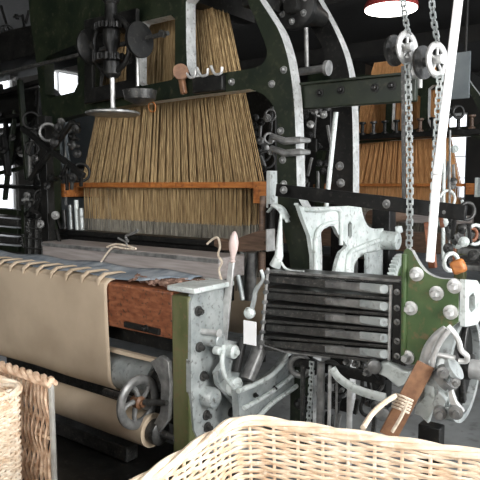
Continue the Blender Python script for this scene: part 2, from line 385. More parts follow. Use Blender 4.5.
# rollers
def rollY(px, py, Y): return PY(px, py, Y)
ra = PY(134, 376, 2.14); RT = .105
obj('take_up_roller', MB().cyl(V(bl, 2.16, ra.z), V(PY(158,370,2.16).x, 2.16, ra.z), RT-.012, seg=40), M['grey_cast'], loom)
xe = PY(158,370,2.16).x
obj('roller_cap', MB().lathe(V(xe+.002, 2.16, ra.z), (1,0,0), [(0,.085),(.02,.085),(.03,.05),(.10,.045)], 28), M['dark_steel'], loom)
rb = PY(146, 428, 2.06); xr = PY(158, 430, 2.06).x
obj('cloth_roller', MB().lathe(V(xr-.03, 2.06, rb.z), (1,0,0), [(0,.062),(.05,.062),(.06,.045),(.06,.02),(.15,.018)], 28), M['dark_steel'], loom)
# hand wheel
hp = PY(138, 402, 1.99)
w = obj('hand_wheel', MB().ring(hp, (1,0,0), .112, .019, 44, 1.3), M['mid_steel'], loom)
m = MB()
for k in range(5):
    a = 2*math.pi*k/5+.3; d = V(0, math.cos(a), math.sin(a)); e = V(0, math.cos(a+.5), math.sin(a+.5))
    m.tube([hp+d*.03, hp+(d+e).normalized()*.07, hp+e*.112], [.014,.012,.012], 8)
obj('wheel_spokes', m, M['mid_steel'], w)
obj('wheel_hub', MB().lathe(hp-V(.03,0,0), (1,0,0), [(0,.028),(.05,.032),(.06,.02),(.07,.02)], 20), M['leather'], w)
# wheel bracket arm
br = [(150,362),(160,356),(168,362),(170,385),(168,420),(158,433),(150,430),(160,412),(161,385),(157,374)]
obj('wheel_bracket', MB().plate(plY(br, 2.03), [], (0,.03,0)), M['mid_steel'], loom, .003)
obj('wheel_shaft', MB().cyl(hp, hp+V(-.25,0,0), .018).cyl(hp, V(SX, hp.y+.02, hp.z+.03), .014), M['dark_steel'], loom)
# sley
q0, q1 = PY(42, 242, 2.36), PY(219, 257, 2.36); q1.z = PY(130, 249, 2.36).z-.06
obj('race_board', MB().box((q0.x, 2.36, q1.z-.06), (q1.x, 2.58, q1.z+.055)), M['race_board'], loom, .006)
obj('reed_frame', MB().box((q0.x, 2.352, q1.z+.028), (q1.x, 2.362, q1.z+.05)), M['mid_steel'], loom, .003)
c0, c1 = PY(60, 229, 2.72), PY(222, 245, 2.72)
obj('hand_rail', MB().box((c0.x, 2.68, c1.z-.01), (c1.x, 2.78, c1.z+.028)), M['black_iron'], loom, .006)
obj('shadow_rail', MB().box((c0.x, 2.71, c1.z-.06), (c1.x+.1, 2.76, c1.z-.014)), M['black_iron'], loom, .003)
e = [(214,238),(232,241),(243,236),(258,231),(270,230),(270,250),(244,252),(222,250),(214,246)]
obj('rail_end', MB().plate(plY(e, 2.58), [], (0,.05,0)).bolt(PY(265,242,2.58), (0,-1,0), .008,.01), M['brown_wood'], loom, .003)
obj('rail_end_plate', MB().bar(PY(270.5,229,2.57), PY(270.5,251,2.57), .012, .07), M['bright_steel'], loom, .002)
# uprights below rail end
for (a, b, r, mm) in (((252,252),(250,300),.03,'mid_steel'), ((243,250),(243,300),.016,'grey_cast'), ((262,252),(262,272),.02,'brown_wood'), ((229,252),(229,300),.03,'black_iron'), ((263,196),(262,232),.018,'brown_wood'), ((272,204),(272,232),.02,'black_iron')):
    obj('upright', MB().cyl(PY(*a, 2.66), PY(*b, 2.66), r), M[mm], loom)
obj('temple_cone', MB().tube([PY(281,213,2.5), PY(280,230,2.5), PY(279,255,2.5), PY(275,266,2.5)], [.006,.012,.022,.03], 16), M['pale_cast'], loom)
obj('curved_foot', MB().tube(spline([PY(281,262,2.47), PY(285,268,2.47), PY(292,271,2.47), PY(304,272,2.47)], 4), .007, 8), M['pale_cast'], loom)
obj('shell_clip', MB().tube(spline([PY(268,212,2.6), PY(274,206,2.6), PY(281,209,2.6), PY(286,218,2.6), PY(288,222,2.6)], 4), [.006]*4+[.014]*9+[.008]*4, 8, False, 2.5), M['pale_cast'], loom)
# starting lever
lv = MB().bar(PY(222, 346, 2.3), PY(232, 262, 2.3), .055, .014, (0,1,0), .030)
o = obj('starting_lever', lv, M['bright_steel'], loom, .003)
g0, g1 = PY(232.5, 263, 2.3), PY(234.5, 231, 2.3); d = (g1-g0); L = d.length
obj('handle_grip', MB().lathe(g0, d, [(0,.008),(L*.06,.016),(L*.1,.010),(L*.2,.012),(L*.45,.022),(L*.65,.024),(L*.85,.017),(L*.97,.008),(L,.0)], 18), M['handle'], o)
o = obj('catch_rod', MB().tube(spline([PY(251,312,2.32), PY(254,300,2.32), PY(256,290,2.32), PY(263,279,2.32), PY(261,270,2.32)], 4), [.012]*10+[.009]*7, 8), M['grey_cast'], loom)
obj('catch_knob', MB().lathe(PY(250,313,2.32), (0,-1,.1), [(-.02,.012),(-.01,.026),(.01,.03),(.025,.02),(.03,0)], 16), M['pale_cast'], o)
obj('guide_rod', MB().cyl(PY(238,275,2.4), PY(243,300,2.4), .012), M['grey_cast'], loom)
# cranks at the side
p = PX(230, 350, SX1+.05)
obj('crank_plate', MB().plate(plX([(218,338),(233,341),(236,352),(228,368),(240,372),(246,386),(244,398),(256,408),(252,418),(240,414),(228,400),(214,384),(212,372),(220,360),(216,350)], SX1+.05), [], (.03,0,0)), M['grey_cast'], loom, .004)
for x, y, r in ((230,351,.034),(232,386,.048),(215,350,.02)):
    q = PX(x, y, SX1+.08); obj('crank_boss', MB().lathe(q, (1,0,0), [(0,r),(.03,r),(.035,r*.8),(.035,r*.45),(.05,r*.4)], 24), M['pale_cast'], loom)
obj('spring_arm', MB().tube(spline([PX(224,345,SX1+.12), PX(222,362,SX1+.12), PX(226,378,SX1+.12), PX(238,392,SX1+.12)], 4), .011, 8), M['pale_cast'], loom)
# slanting cylinder & curved treadle casting
obj('slanting_shaft', MB().cyl(PX(264,338,-1.72), PX(247,380,-1.72), .038), M['mid_steel'], loom)
obj('slanting_shaft', MB().cyl(PX(243,338,-1.74), PX(236,372,-1.74), .022), M['black_iron'], loom)
tp = spl2([(238,392),(256,384),(272,375),(284,362),(291,345),(296,345)], 3)+[(312,352),(312,378)]+spl2([(306,380),(288,392),(270,405),(254,422)], 3)+[(240,425)]
obj('curved_treadle', MB().plate(plX(tp, -1.68), [], (-.04,0,0)), M['grey_cast'], loom)
obj('treadle_rib', MB().tube([PX(x,y,-1.665) for x,y in spl2([(238,391),(256,384),(272,375),(284,362),(292,346)],3)], .013, 8), M['pale_cast'], loom)
obj('treadle_rib', MB().tube([PX(x,y,-1.665) for x,y in spl2([(244,408),(262,398),(282,384),(304,366)],3)], .012, 8), M['pale_cast'], loom)
obj('treadle_rib', MB().tube([PX(x,y,-1.665) for x,y in spl2([(254,422),(270,405),(288,392),(310,377)],3)], .013, 8), M['pale_cast'], loom)
for x,y in ((274,388),(255,395),(292,372)): obj('bolt', MB().bolt(PX(x,y,-1.67),(1,0,0),.008,.015), M['black_iron'], loom)
# main side frame behind the arch, lit from the side
FX = -1.56
fr_o = spl2([(298,203),(303,207),(350,206),(357,205)],2)+spl2([(361,206),(364,218),(369,227),(378,229)],3)+[(402,226),(403,232),(398,234),(398,246),(388,249),(370,252),(358,258),(354,266),(353,300),(341,300),(341,290)]
fr_o += spl2([(340,284),(332,282),(322,284),(318,290)],2)+[(314,300),(313,256),(310,236),(303,218)]
hA = spl2([(321,280),(320,240),(324,229),(334,226),(338,234),(347,246),(341,252),(337,264),(334,279)],2)
hB = [(348,224),(350,221),(352,224),(352,236),(350,239),(348,236)]
m = MB().plate(plX(fr_o, FX), [plX(hA, FX), plX(hB, FX)], (-.022,0,0))
obj('side_frame', m, M['pale_cast'], loom)
obj('frame_rib', MB().tube([PX(x,y,FX+.01) for x,y in spl2([(306,209),(320,210),(338,209),(341,220),(341,245)],4)], .012, 8), M['pale_cast'], loom)
obj('frame_rib', MB().tube([PX(x,y,FX+.012) for x,y in spl2([(396,233),(380,240),(362,247),(349,256),(347,290)],4)], .016, 8), M['pale_cast'], loom)
obj('frame_rib', MB().tube([PX(x,y,FX+.012) for x,y in spl2([(316,292),(316,240),(322,227),(336,222)],4)], .012, 8), M['pale_cast'], loom)
p = PX(383, 240, FX); obj('frame_boss', MB().lathe(p, (1,0,0), [(0,.06),(.10,.055),(.105,.045),(.105,.012),(.09,.01)], 28), M['pale_cast'], loom)
obj('rear_rail', MB().cyl(PX(372,217,-1.75), PX(405,215,-1.75), .05), M['brown_wood'], loom)
0 and obj('bracket_fin', MB().bar(PX(352,212,FX+.03), PX(362,236,FX+.03), .05,.05), M['mid_steel'], loom, .01)
for i in range(5):
    y = 253+7*i; obj('cam_plate', MB().box(PX(364,y,-1.53), PX(380,y+3.5,-1.53)+V(.02,0,0)), M['grey_cast'], loom, .003)
gc = PX(397, 279, -1.46)
g = obj('gear_wheel', MB().gear(gc, (1,0,0), .16, 34, .024, .04, .10), M['pale_cast'], loom)
obj('gear_web', MB().lathe(gc+V(.002,0,0), (1,0,0), [(0,.101),(.02,.10),(.02,.04),(.06,.035)], 30), M['leaf_paint'], g)
# frame leg & back of loom
obj('rear_post', MB().box((-1.64, 3.55, 0), (-1.52, 3.65, 1.3)), M['black_iron'], loom, .006)
obj('back_rail', MB().box((-3.9, 3.5, .85), (-1.65, 3.6, .98)), M['black_iron'], loom, .006)
obj('low_rail', MB().box((-3.9, 2.35, .12), (SX, 2.43, .22)), M['dark_steel'], loom, .006)
obj('low_rail', MB().box((-3.9, 2.02, .02), (SX-.3, 2.10, .10)), M['dark_steel'], loom, .006)
obj('floor_shade_sheet', MB().box((-4.0, 1.55, .0), (SX+.3, 2.34, .012)), M['black_iron'], loom)  # added black sheet, stands in for the loom's shade on the floor
obj('warp_beam', MB().cyl((-3.8, 3.3, .62), (-1.9, 3.3, .62), .2, seg=32), M['cloth_roll'], loom)
obj('far_post', MB().box((-4.05, 2.05, 0), (-3.92, 2.15, .98)), M['black_iron'], loom, .006)
# ------------------------------------------------------------------ woven cloth (drape + rolls + blue web)
cl = thing('woven_cloth', 'tan woven cloth hanging over the front beam with blue-grey web behind', 'cloth', (-3.0, 2.05, .3))
cx1 = PY(107, 330, 2.04).x
prof = []
for k in range(9):
    a = math.pi/2*k/8; prof.append((2.30-.0-(.245)*math.sin(0)-.0, zb+.012)) if False else None
prof = [(2.32, zb+.016), (2.12, zb+.016), (2.075, zb+.012), (2.05, zb-.004), (2.043, zb-.03)]
rz = ra.z
for k in range(1, 9): f = k/8; prof.append((2.043+.012*f, zb-.03+(rz+.02-zb+.03)*f))
for k in range(0, 12):
    a = math.radians(180+ k*16); prof.append((2.16+(RT)*math.cos(a), rz+RT*math.sin(a)))
def sheet(prof, xa, xb, n, wav=0.0, edge=None, th=.004):
    m = MB(); rows = []
    for i, (y, z) in enumerate(prof):
        row = []
        for k in range(n+1):
            x = xa+(xb-xa)*k/n; wv = wav*math.sin(x*9+i*.3)
            row.append(m.bm.verts.new((x, y+wv, z+wv*.3)))
        rows.append(row)
    for A, B in zip(rows, rows[1:]):
        for k in range(n): f = m.bm.faces.new([A[k], A[k+1], B[k+1], B[k]]); f.smooth = True
    return m
o = obj('draped_cloth', sheet(prof, bl, cx1, 60, .003), M['cloth_tan'], cl)
s = o.modifiers.new('s', 'SOLIDIFY'); s.thickness = .004
web = MB(); rows = []
for j in range(9):
    y = 2.10+.255*j/8; row = []
    for k in range(41):
        x0, x1 = bl, PY(150, 282, 2.15).x + (.18 if j > 4 else .02*j)
        x = x0+(x1-x0)*k/40; row.append(web.bm.verts.new((x, y, zb+.022+.008*math.sin(x*11+j)*math.sin(j*.9+1)+.02*j/8)))
    rows.append(row)
for A, B in zip(rows, rows[1:]):
    for k in range(40): f = web.bm.faces.new([A[k], A[k+1], B[k+1], B[k]]); f.smooth = True
o = obj('blue_web', web, M['cloth_blue'], cl, label='blue-grey web of unfinished cloth'); s = o.modifiers.new('s', 'SOLIDIFY'); s.thickness = .004
m = MB()
for k in range(13):
    x = bl+.1+k*(cx1-bl-.15)/12
    m.tube([V(x,2.22,zb+.030), V(x,2.18,zb+.038), V(x-.01,2.08,zb+.036), V(x-.015,2.045,zb+.012), V(x-.015,2.038,zb-.02)], [.004,.012,.018,.020,.008], 8, False, .5, (1,0,0))
obj('tuck_folds', m, M['cloth_tan'], cl)
# cloth wound on lower roller
obj('cloth_roll', MB().cyl(V(bl-.05, 2.06, rb.z), V(xr-.034, 2.06, rb.z), .085, seg=40), M['cloth_roll'], cl)
obj('pressing_strip', MB().box((cx1-.9, 2.09, rz+RT+.015), (SX-.004, 2.12, rz+RT+.035)), M['cloth_roll'], cl)
# rags on the beam
m = MB()
for k in range(26):
    x = PY(135,285,2.2).x+random.uniform(0,.42); y = random.uniform(2.1,2.3)
    pts = [V(x+random.uniform(-.04,.04), y+random.uniform(-.04,.04), zb+.012+random.uniform(0,.018)) for _ in range(5)]
    m.tube(spline(pts, 3), random.uniform(.005,.011), 5)
o = obj('thread_waste', m, M['rag']); setp(o, 'dark reddish tangle of thread waste lying on the right end of the front beam', 'thread waste', None, 'stuff')
# little paper things and cord
o = obj('hanging_cord', MB().tube(spline([PY(x,y,2.33) for x,y in ((207,244),(213,239),(218,238),(220,247),(218,255),(222,262),(219,270),(222,281))], 4), .006, 6), M['rope']); setp(o, 'pale wavy cord hanging beside the wooden-gripped lever', 'cord')
o = obj('paper_tag', MB().box(PY(243.5,320,2.24), PY(256,346,2.24)+V(0,.003,0)), M['paper']); setp(o, 'blank white paper tag hanging under the pale knob left of the stacked boxes', 'tag')
o = obj('loose_thread', MB().tube(spline([PY(x,y,2.345) for x,y in ((101,262),(108,252),(114,247),(122,248),(136,249),(128,246),(116,244),(107,247))], 4), .006, 6), M['rope']); setp(o, 'pale loop of loose thread resting on the grey board', 'thread')
o = obj('temple_hook', MB().tube(spline([PY(x,y,2.345) for x,y in ((128,242),(126,236),(134,233),(138,230))], 4), .008, 6).tube([PY(118,238,2.345),PY(126,242,2.345),PY(128,248,2.345)],.006,6), M['mid_steel']); setp(o, 'small grey hook standing on the grey board above the loose thread', 'hook')
# ------------------------------------------------------------------ vertical shaft with bevel gears and disc
BY = 2.42
t = thing('gear_shaft', 'black toothed gears on a bright steel shaft with a flat disc beneath', 'gear drive', PY(112, 114, BY))
def vz(y): return PY(112, y, BY)
ax = vz(60).x
def zz(y): return vz(y).z
base = V(ax, BY, 0)
obj('spindle', MB().cyl(V(ax,BY,zz(112)), V(ax,BY,zz(72)), .014), M['bright_steel'], t)
obj('flat_disc', MB().lathe(V(ax,BY,zz(115)), (0,0,1), [(0,.15),(.004,.16),(.014,.16),(.02,.14),(.022,.03),(.04,.02)], 40), M['mid_steel'], t)
obj('gear_column', MB().lathe(V(ax,BY,zz(78)), (0,0,1), [(0,.03),(.02,.05),(.09,.055),(.1,.04),(.16,.03),(.2,.05),(.28,.05),(.3,.04),(.42,.035),(.44,.05),(.54,.05),(.56,.03),(.66,.03)], 24), M['black_iron'], t)
obj('bevel_gear', MB().gear(V(ax,BY,zz(62)), (0,0,1), .115, 22, .02, .035, .03), M['black_iron'], t)
obj('bevel_gear', MB().gear(V(ax,BY,zz(30)), (0,0,1), .10, 22, .02, .03, .03), M['black_iron'], t)
gx = PY(90, 47, BY)
obj('side_wheel', MB().lathe(gx, (1,0,0), [(-.04,.05),(0,.105),(.015,.105),(.02,.09),(.025,.03),(.05,.03)], 30), M['black_iron'], t)
gx2 = PY(139, 40, BY); obj('side_wheel', MB().lathe(gx2, (1,0,0), [(-.05,.04),(-.03,.08),(0,.10),(.015,.10),(.02,.04)], 30), M['black_iron'], t)
obj('gear_yoke', MB().ring(V(ax,BY,zz(45)), (0,1,0), .16, .016, 30), M['black_iron'], t)
obj('gear_guard', MB().plate(plY([(84,20),(136,8),(136,94),(84,104)], BY+.2), [plY([(92,32),(126,24),(126,80),(92,88)], BY+.2)], (0,.03,0)), M['black_iron'], t, .004)
obj('oil_pan', MB().lathe(PY(140,96,BY+.05), (0,0,1), [(-.05,.03),(-.02,.09),(.03,.10),(.03,.085),(-.01,.02)], 20), M['dark_steel'], t)
obj('guard_rod', MB().cyl(PY(137,52,BY+.1), PY(138,86,BY+.1), .008), M['bright_steel'], t)
a, b = PY(-40, 84, BY+.04), PY(168, 33, BY+.04)
t2 = obj('cross_shaft', MB().cyl(a, b, .013).lathe(PY(163,34,BY+.04), (0,-1,0), [(-.01,.02),(.02,.02),(.02,0)], 12), M['dark_steel'], None); setp(t2, 'thin dark horizontal rod running left behind the black toothed gears', 'shaft')
# hooks and wooden bobbin on the crossbar
for i, x in enumerate((191, 203, 217)):
    y = 75-i*1.5
    m = MB().tube(spline([PY(x-6,y-6,GY-.05), PY(x-2,y+2,GY-.05), PY(x+4,y+1,GY-.05), PY(x+5,y-5,GY-.05)], 4), .008, 8)
    o = obj('steel_hook', m, M['bright_steel']); setp(o, ['leftmost', 'middle', 'rightmost'][i]+' of three bright curved hooks on the green crossbar', 'hook', 'hooks on the crossbar')
o = obj('hook_block', MB().box(PY(192,78,GY-.04), PY(222,90,GY-.04)+V(0,.04,0)), M['black_iron'], None, .008); setp(o, 'black iron block carrying the three curved hooks', 'block')
t = thing('wooden_pulley', 'small orange wooden pulley hung at the mullion left of the three hooks', 'pulley', PY(182, 92, GY-.06))
p = PY(181, 72, GY-.06); obj('sheave', MB().lathe(p, (.6,-.8,0), [(-.02,.045),(-.01,.03),(.01,.03),(.02,.045)], 20), M['leather'], t)
obj('pulley_block', MB().bar(PY(181,75,GY-.04), PY(184,94,GY-.04), .035, .03), M['leather'], t, .006)
o = obj('wire_loop', MB().ring(PY(152,107,GY-.05), (0,1,.2), .03, .004, 20), M['orange_wood']); setp(o, 'small copper wire ring hanging at the top of the brown cords', 'ring')
# ------------------------------------------------------------------ second loom behind
g2 = tree_copy(gantry, (0, 4.0, 0)); g2['label'] = 'rear gantry behind the hanging chains, curved leg at the right edge'
h2 = tree_copy(harness, (0, 4.0, 0)); h2['label'] = 'orange harness of the rear loom seen between the chains and the arch'
for ch in h2.children:
    if 'cords' in ch.name:
        ch.data = ch.data.copy(); ch.data.materials[0] = M['cord_orange']
# rear loom body
t = thing('rear_loom', 'rear loom frame partly hidden behind the nearest loom', 'loom', (-2.8, 6.5, 0))
obj('front_beam', MB().box((-4, 6.05, .75), (-1.9, 6.3, .95)), M['brown_wood'], t, .01)
obj('race_board', MB().box((-4, 6.6, 1.02), (-1.9, 6.68, 1.12)), M['race_board'], t, .01)
obj('end_post', MB().box((-1.9, 6.05, 0), (-1.8, 6.15, .97)), M['olive_paint'], t, .01)
obj('side_frame', MB().box((-1.72, 6.5, 0), (-1.66, 7.9, 1.3)), M['grey_cast'], t, .02)
obj('cross_shelf', MB().box((-4, 6.55, 1.98), (-1.75, 6.85, 2.04)), M['black_iron'], t, .01)
for i in range(16):
    x = -3.9+i*.14; obj('shelf_spool', MB().lathe(V(x,6.62,2.04), (0,0,1), [(0,.04),(.02,.04),(.03,.02),(.12,.02),(.13,.04),(.15,.04)], 12), M[random.choice(['black_iron','dark_steel','brown_wood'])], t)
# ------------------------------------------------------------------ long rods, pole, lever
o = obj('slanted_pole', MB().bar(PY(461.5,-25,2.3), PY(437,175,2.3), .030, .022).bar(PY(437,175,2.3), PY(430,262,2.3), .030, .022), M['white_paint'], None, .004); setp(o, 'long slanted white pole in front of the right pulley', 'pole')
o = obj('thin_rod', MB().cyl(PY(336,112,3.0), PY(326,208,3.0), .014), M['pale_cast']); setp(o, 'thin pale slanted rod between the two arches', 'rod')
t = thing('connecting_bar', 'dark flat iron bar sloping right from the arch leg in front of the chains', 'bar', PY(370, 203, 2.6))
obj('flat_bar', MB().bar(PY(277,190,2.6), PY(466,213,2.52), .065, .025), M['black_iron'], t, .004)
for x,y in ((284,190),(387,204),(446,212)): obj('bolt', MB().bolt(PY(x,y,2.54), (0,-1,0), .012, .02), M['mid_steel'], t)
# pulleys
def pulley(px, py, Y, label, R=.058):
    p = PY(px, py, Y); t = thing('chain_pulley', label, 'pulley', p, 'pulleys on the green beam')
    m = MB()
    m.ring(p, (1,-.25,0), R, .011, 28, 1.4)
    obj('rim', m, M['bright_steel'], t)
    obj('hub', MB().lathe(p-V(.02,0,0), (1,-.25,0), [(0,.02),(.05,.02)], 14), M['bright_steel'], t)
    m = MB(); ax = V(1,-.25,0).normalized(); u = V(0,0,1); v = ax.cross(u)
    for k in range(5):
        a = 2*math.pi*k/5; m.tube([p, p+(u*math.cos(a)+v*math.sin(a))*R], .006, 6)
    obj('spokes', m, M['bright_steel'], t)
    obj('back_rim', MB().lathe(p-V(.07,-.018,0), (1,-.25,0), [(0,R*1.15),(.012,R*1.15),(.014,.02),(.05,.018)], 24), M['dark_steel'], t)
    return t
p1 = pulley(407, 48, 2.52, 'left pulley with spoked steel rim under the red lamp')
p2 = pulley(437, 60, 2.5, 'right pulley with spoked steel rim beside the white pole', .06)
t = thing('pulley_bracket', 'bright cast bracket between the two spoked pulleys', 'bracket', PY(415, 60, 2.58))
obj('cross_arm', MB().bar(PY(405,62,2.58), PY(430,58,2.58), .05, .05).bar(PY(410,52,2.58), PY(414,78,2.58), .035, .05), M['bright_steel'], t, .008)
obj('post', MB().cyl(PY(420,66,2.6), PY(420,88,2.6), .010), M['bright_steel'], t)
# chains
def chain(pts, label, name='lag_chain', w=.018, pitch=.022, m='grey_cast'):
    path = spline(pts, 12); d = []; out = MB()
    # resample
    res = [path[0]]; acc = 0
    for a, b in zip(path, path[1:]):
        L = (b-a).length; s = pitch-acc
        while s <= L: res.append(a+(b-a)*(s/L)); s += pitch
        acc = (acc+L) % pitch
    for i, (a, b) in enumerate(zip(res, res[1:])):
        n = (b-a).normalized(); e = (b-a)*.12
        if i % 2 == 0:
            for s in (-1, 1): out.bar(a-e+V(s*w*.5,0,0), b+e+V(s*w*.5,0,0), .005, .012)
        else:
            for s in (-1, 1): out.bar(a-e+V(s*w*.28,0,0), b+e+V(s*w*.28,0,0), .005, .010)
        out.cyl(a-V(w*.62,0,0), a+V(w*.62,0,0), .005, seg=8)
    o = obj(name, out, M[m]); setp(o, label, 'chain', 'steel chains hanging over the pulleys'); return o
chain([PY(401,-20,2.52), PY(404,10,2.52), PY(409,38,2.50)], 'short steel chain coming down onto the left pulley in front of the lamp')
chain([PY(408,64,2.50), PY(409,120,2.48), PY(410,190,2.46), PY(409,252,2.46)], 'steel chain hanging straight down below the left pulley', w=.022)
chain([PY(431,-20,2.50), PY(433,15,2.50), PY(438,44,2.47)], 'steel chain coming down onto the right pulley')
chain([PY(440,76,2.47), PY(437,130,2.45), PY(434,190,2.40), PY(430,262,2.40)], 'steel chain hanging below the right pulley along the white pole', w=.022)
o = obj('flat_strap', MB().bar(PY(403,66,2.54), PY(404,212,2.54), .016, .006), M['dark_steel']); setp(o, 'dark flat strap hanging left of the left pulley chain', 'strap')
chain([PY(312,362,2.5), PY(311,390,2.5), PY(308,432,2.5)], 'steel chain hanging under the left half of the stacked boxes', w=.022)
# ------------------------------------------------------------------ multi-box shuttle unit
BXY = 2.40
t = thing('shuttle_box', 'stack of five dark steel shuttle boxes right of the wooden-gripped lever', 'shuttle box', PY(330, 365, BXY+.06))
ys = [(272,283),(289,300),(305,316),(321,332),(337,348),(349,364)]
for i, (yl, yr) in enumerate(ys):
    a, b = PY(264, yl, BXY), PY(402, yr, BXY)
    z = (a.z+b.z)/2; th = .012
    obj('box_shelf', MB().bar(V(a.x,BXY+.075,a.z), V(b.x,BXY+.075,b.z), .014, .15), M['dark_steel'], t, .002)
    if i < 5:
        yl2, yr2 = ys[i+1]; h = .5
        fa = PY(279, yl+9, BXY-.005); fb = PY(330, (yl+yr)/2+8, BXY-.012); fc = PY(388, yr+6.5, BXY-.02)
        obj('box_front', MB().bar(PY(267, yl+6.5, BXY), PY(345, (yl+yr)/2+6.5+1.5, BXY), .030, .012, (0,1,0), .045), M['dark_steel'], t, .003)
        obj('box_spring', MB().bar(PY(325, (yl+yr)/2+6.5, BXY-.008), PY(390, yr+7, BXY-.02), .032, .012, (0,1,0), .046), M['mid_steel'], t, .006)
        obj('spring_pin', MB().bolt(PY(332, (yl+yr)/2+7, BXY-.016), (0,-1,0), .004, .006), M['mid_steel'], t)
        obj('finger', MB().bar(PY(360, (yl+yr)/2+8.4, BXY-.024), PY(384, yr+6.2, BXY-.034), .030, .010, (0,1,0), .040).cyl(PY(384, yr+6.2, BXY-.04), PY(384, yr+6.2, BXY-.028), .020), M['grey_cast'], t, .002)
obj('back_plate', MB().plate(plY([(266,274),(402,285),(402,362),(262,347)], BXY+.16), [], (0,.012,0)), M['gap_dark'], t)
obj('left_bar', MB().cyl(PY(268,268,BXY-.01), PY(261,348,BXY-.01), .007), M['bright_steel'], t)
for y in (272,282,292,302,312,322,332,342):
    xx = 268-(y-268)*.0875; obj('bar_nut', MB().lathe(PY(xx,y,BXY-.012), (0,-1,0), [(-.01,.012),(.012,.012),(.014,.004)], 6), M['mid_steel'], t)
obj('end_board', MB().plate(plY([(393,284),(405,285),(405,366),(392,362)], BXY-.03), [], (0,.03,0)), M['black_iron'], t)
for y in (292,308,322,341,356): obj('bolt', MB().bolt(PY(397,y,BXY-.032), (0,-1,0), .008,.014), M['mid_steel'], t)
obj('front_rod', MB().cyl(PY(391,285,BXY-.035), PY(389,360,BXY-.035), .007), M['bright_steel'], t)
obj('tie_wire', MB().tube([PY(260,344,BXY-.02), PY(285,352,BXY-.02), PY(330,358,BXY-.02)], .004, 6), M['mid_steel'], t)
obj('lid_rail', MB().bar(PY(268,271,BXY), PY(400,281,BXY), .012, .02), M['mid_steel'], t, .002)
# ------------------------------------------------------------------ green bracket plate
QY = 2.32
t = thing('box_bracket', 'green painted iron plate with steel bolts at the right end of the stacked boxes', 'bracket', PY(430, 362, QY))
o_ = [(401,362),(402,256),(404,250),(408,248),(412,251)]+spl2([(412,251),(418,262),(426,272),(438,278),(452,279)],3)[1:]+[(459,281),(459,322)]+spl2([(459,322),(448,330),(438,336),(430,346),(425,363)],3)[1:]+[(412,365)]
obj('plate', MB().plate(plY(o_, QY), [], (0,.03,0), 1), [M['leaf_paint'], M['lit_edge_iron']], t, .004)
obj('plate_flange', MB().tube([PY(404.5,254,QY-.004), PY(403.5,360,QY-.004)], .012, 10), M['leaf_paint'], t)
for x,y in ((417,274),(411,308),(437,293),(455,286),(451,312),(408,357)):
    obj('bolt', MB().bolt(PY(x,y,QY-.002), (0,-1,0), .017, .035), M['bright_steel'], t)
px_ = PY(459, 300, QY).x
sl = [(460,279),(472,280),(476,286),(476,318),(472,324),(460,326)]
slot = [(464,296),(468,292),(470,296),(470,308),(466,312),(464,308)]
obj('slotted_flange', MB().plate(plX(sl, px_+.004), [plX(slot, px_+.004)], (.02,0,0)), M['pale_cast'], t)
t = thing('picking_lever', 'bright curved slotted steel arm below the green plate', 'lever', PY(425, 370, QY-.05))
arm = [PY(x,y,QY-.06) for x,y in spl2([(446,329),(436,338),(428,352),(424,372)],5)]
obj('arm', MB().tube(arm, [.016+.012*i/15 for i in range(len(arm))], 10, False, .6), M['bright_steel'], t)
arm = [PY(x,y,QY-.09) for x,y in spl2([(449,330),(440,342),(434,356),(432,370)],5)]
obj('arm', MB().tube(arm, .011, 10), M['bright_steel'], t)
obj('hook_rod', MB().tube([PY(x,y,QY-.08) for x,y in spl2([(448,326),(454,333),(459,342),(461,350),(467,356),(466,361),(459,361)],4)], .011, 8), M['bright_steel'], t)
o = obj('wooden_picker', MB().bar(PY(452,269,2.36), PY(465,264,2.36), .055, .04), M['orange_wood'], None, .012); setp(o, 'small orange wooden block on top of the green plate', 'block')
t = thing('picking_stick', 'upright picking stick with pale ring behind the green plate', 'stick', PY(448,300,2.5))
obj('stick', MB().bar(PY(428,222,2.5), PY(433,268,2.5), .03, .03), M['rust_wood'], t, .004)
obj('ring', MB().ring(PY(451,262,2.42), (1,-.6,0), .035, .009, 24), M['pale_cast'], t)
# ------------------------------------------------------------------ flywheel and crank at the right
t = thing('flywheel', 'dark spoked iron flywheel with pale rim at the right edge, behind the curved arm', 'flywheel', (-.72, 2.5, .3))
fp = PY(456, 366, 2.46)
obj('wheel_rim', MB().lathe(fp-V(.04,0,0), (1,0,0), [(0,.195),(0,.222),(.08,.222),(.08,.195),(.0,.195)], 48), M['grey_cast'], t)
obj('wheel_disc', MB().lathe(fp-V(.02,0,0), (1,0,0), [(0,.195),(.03,.195),(.03,.05),(.08,.045)], 48), M['black_iron'], t)
obj('wheel_hub', MB().cyl(fp+V(.0,0,0), fp+V(.16,0,0), .04), M['bright_steel'], t)
for k in range(5):
    a = k*2*math.pi/5; d = V(0, math.cos(a), math.sin(a)); obj('spoke', MB().bar(fp+V(.02,0,0)+d*.04, fp+V(.02,0,0)+d*.17, .03, .02, (1,0,0)), M['dark_steel'], t, .004)
t = thing('crank_shaft', 'bright steel crank shaft with collars right of the leather strap', 'crank', PY(430, 395, 2.25))
obj('shaft', MB().cyl(PY(420,393,2.3), PY(446,376,2.3), .036), M['bright_steel'], t)
obj('collar', MB().cyl(PY(442,379,2.28), PY(448,375,2.28), .058), M['mid_steel'], t)
obj('collar', MB().cyl(PY(452,370,2.24), PY(456,368,2.24), .045), M['grey_cast'], t)
obj('cross_pin', MB().cyl(PY(435,354,2.24), PY(455,358,2.24), .010), M['bright_steel'], t)
obj('clevis', MB().plate(plY([(424,378),(434,386),(436,404),(430,416),(428,424),(420,416),(414,414),(416,404),(424,398)], 2.24), [], (0,.03,0)), M['pale_cast'], t, .004)
obj('link_arm', MB().plate(plY([(438,390),(446,400),(444,408),(452,404),(462,410),(460,418),(446,420),(436,414),(432,404)], 2.22), [], (0,.03,0)), M['grey_cast'], t, .004)
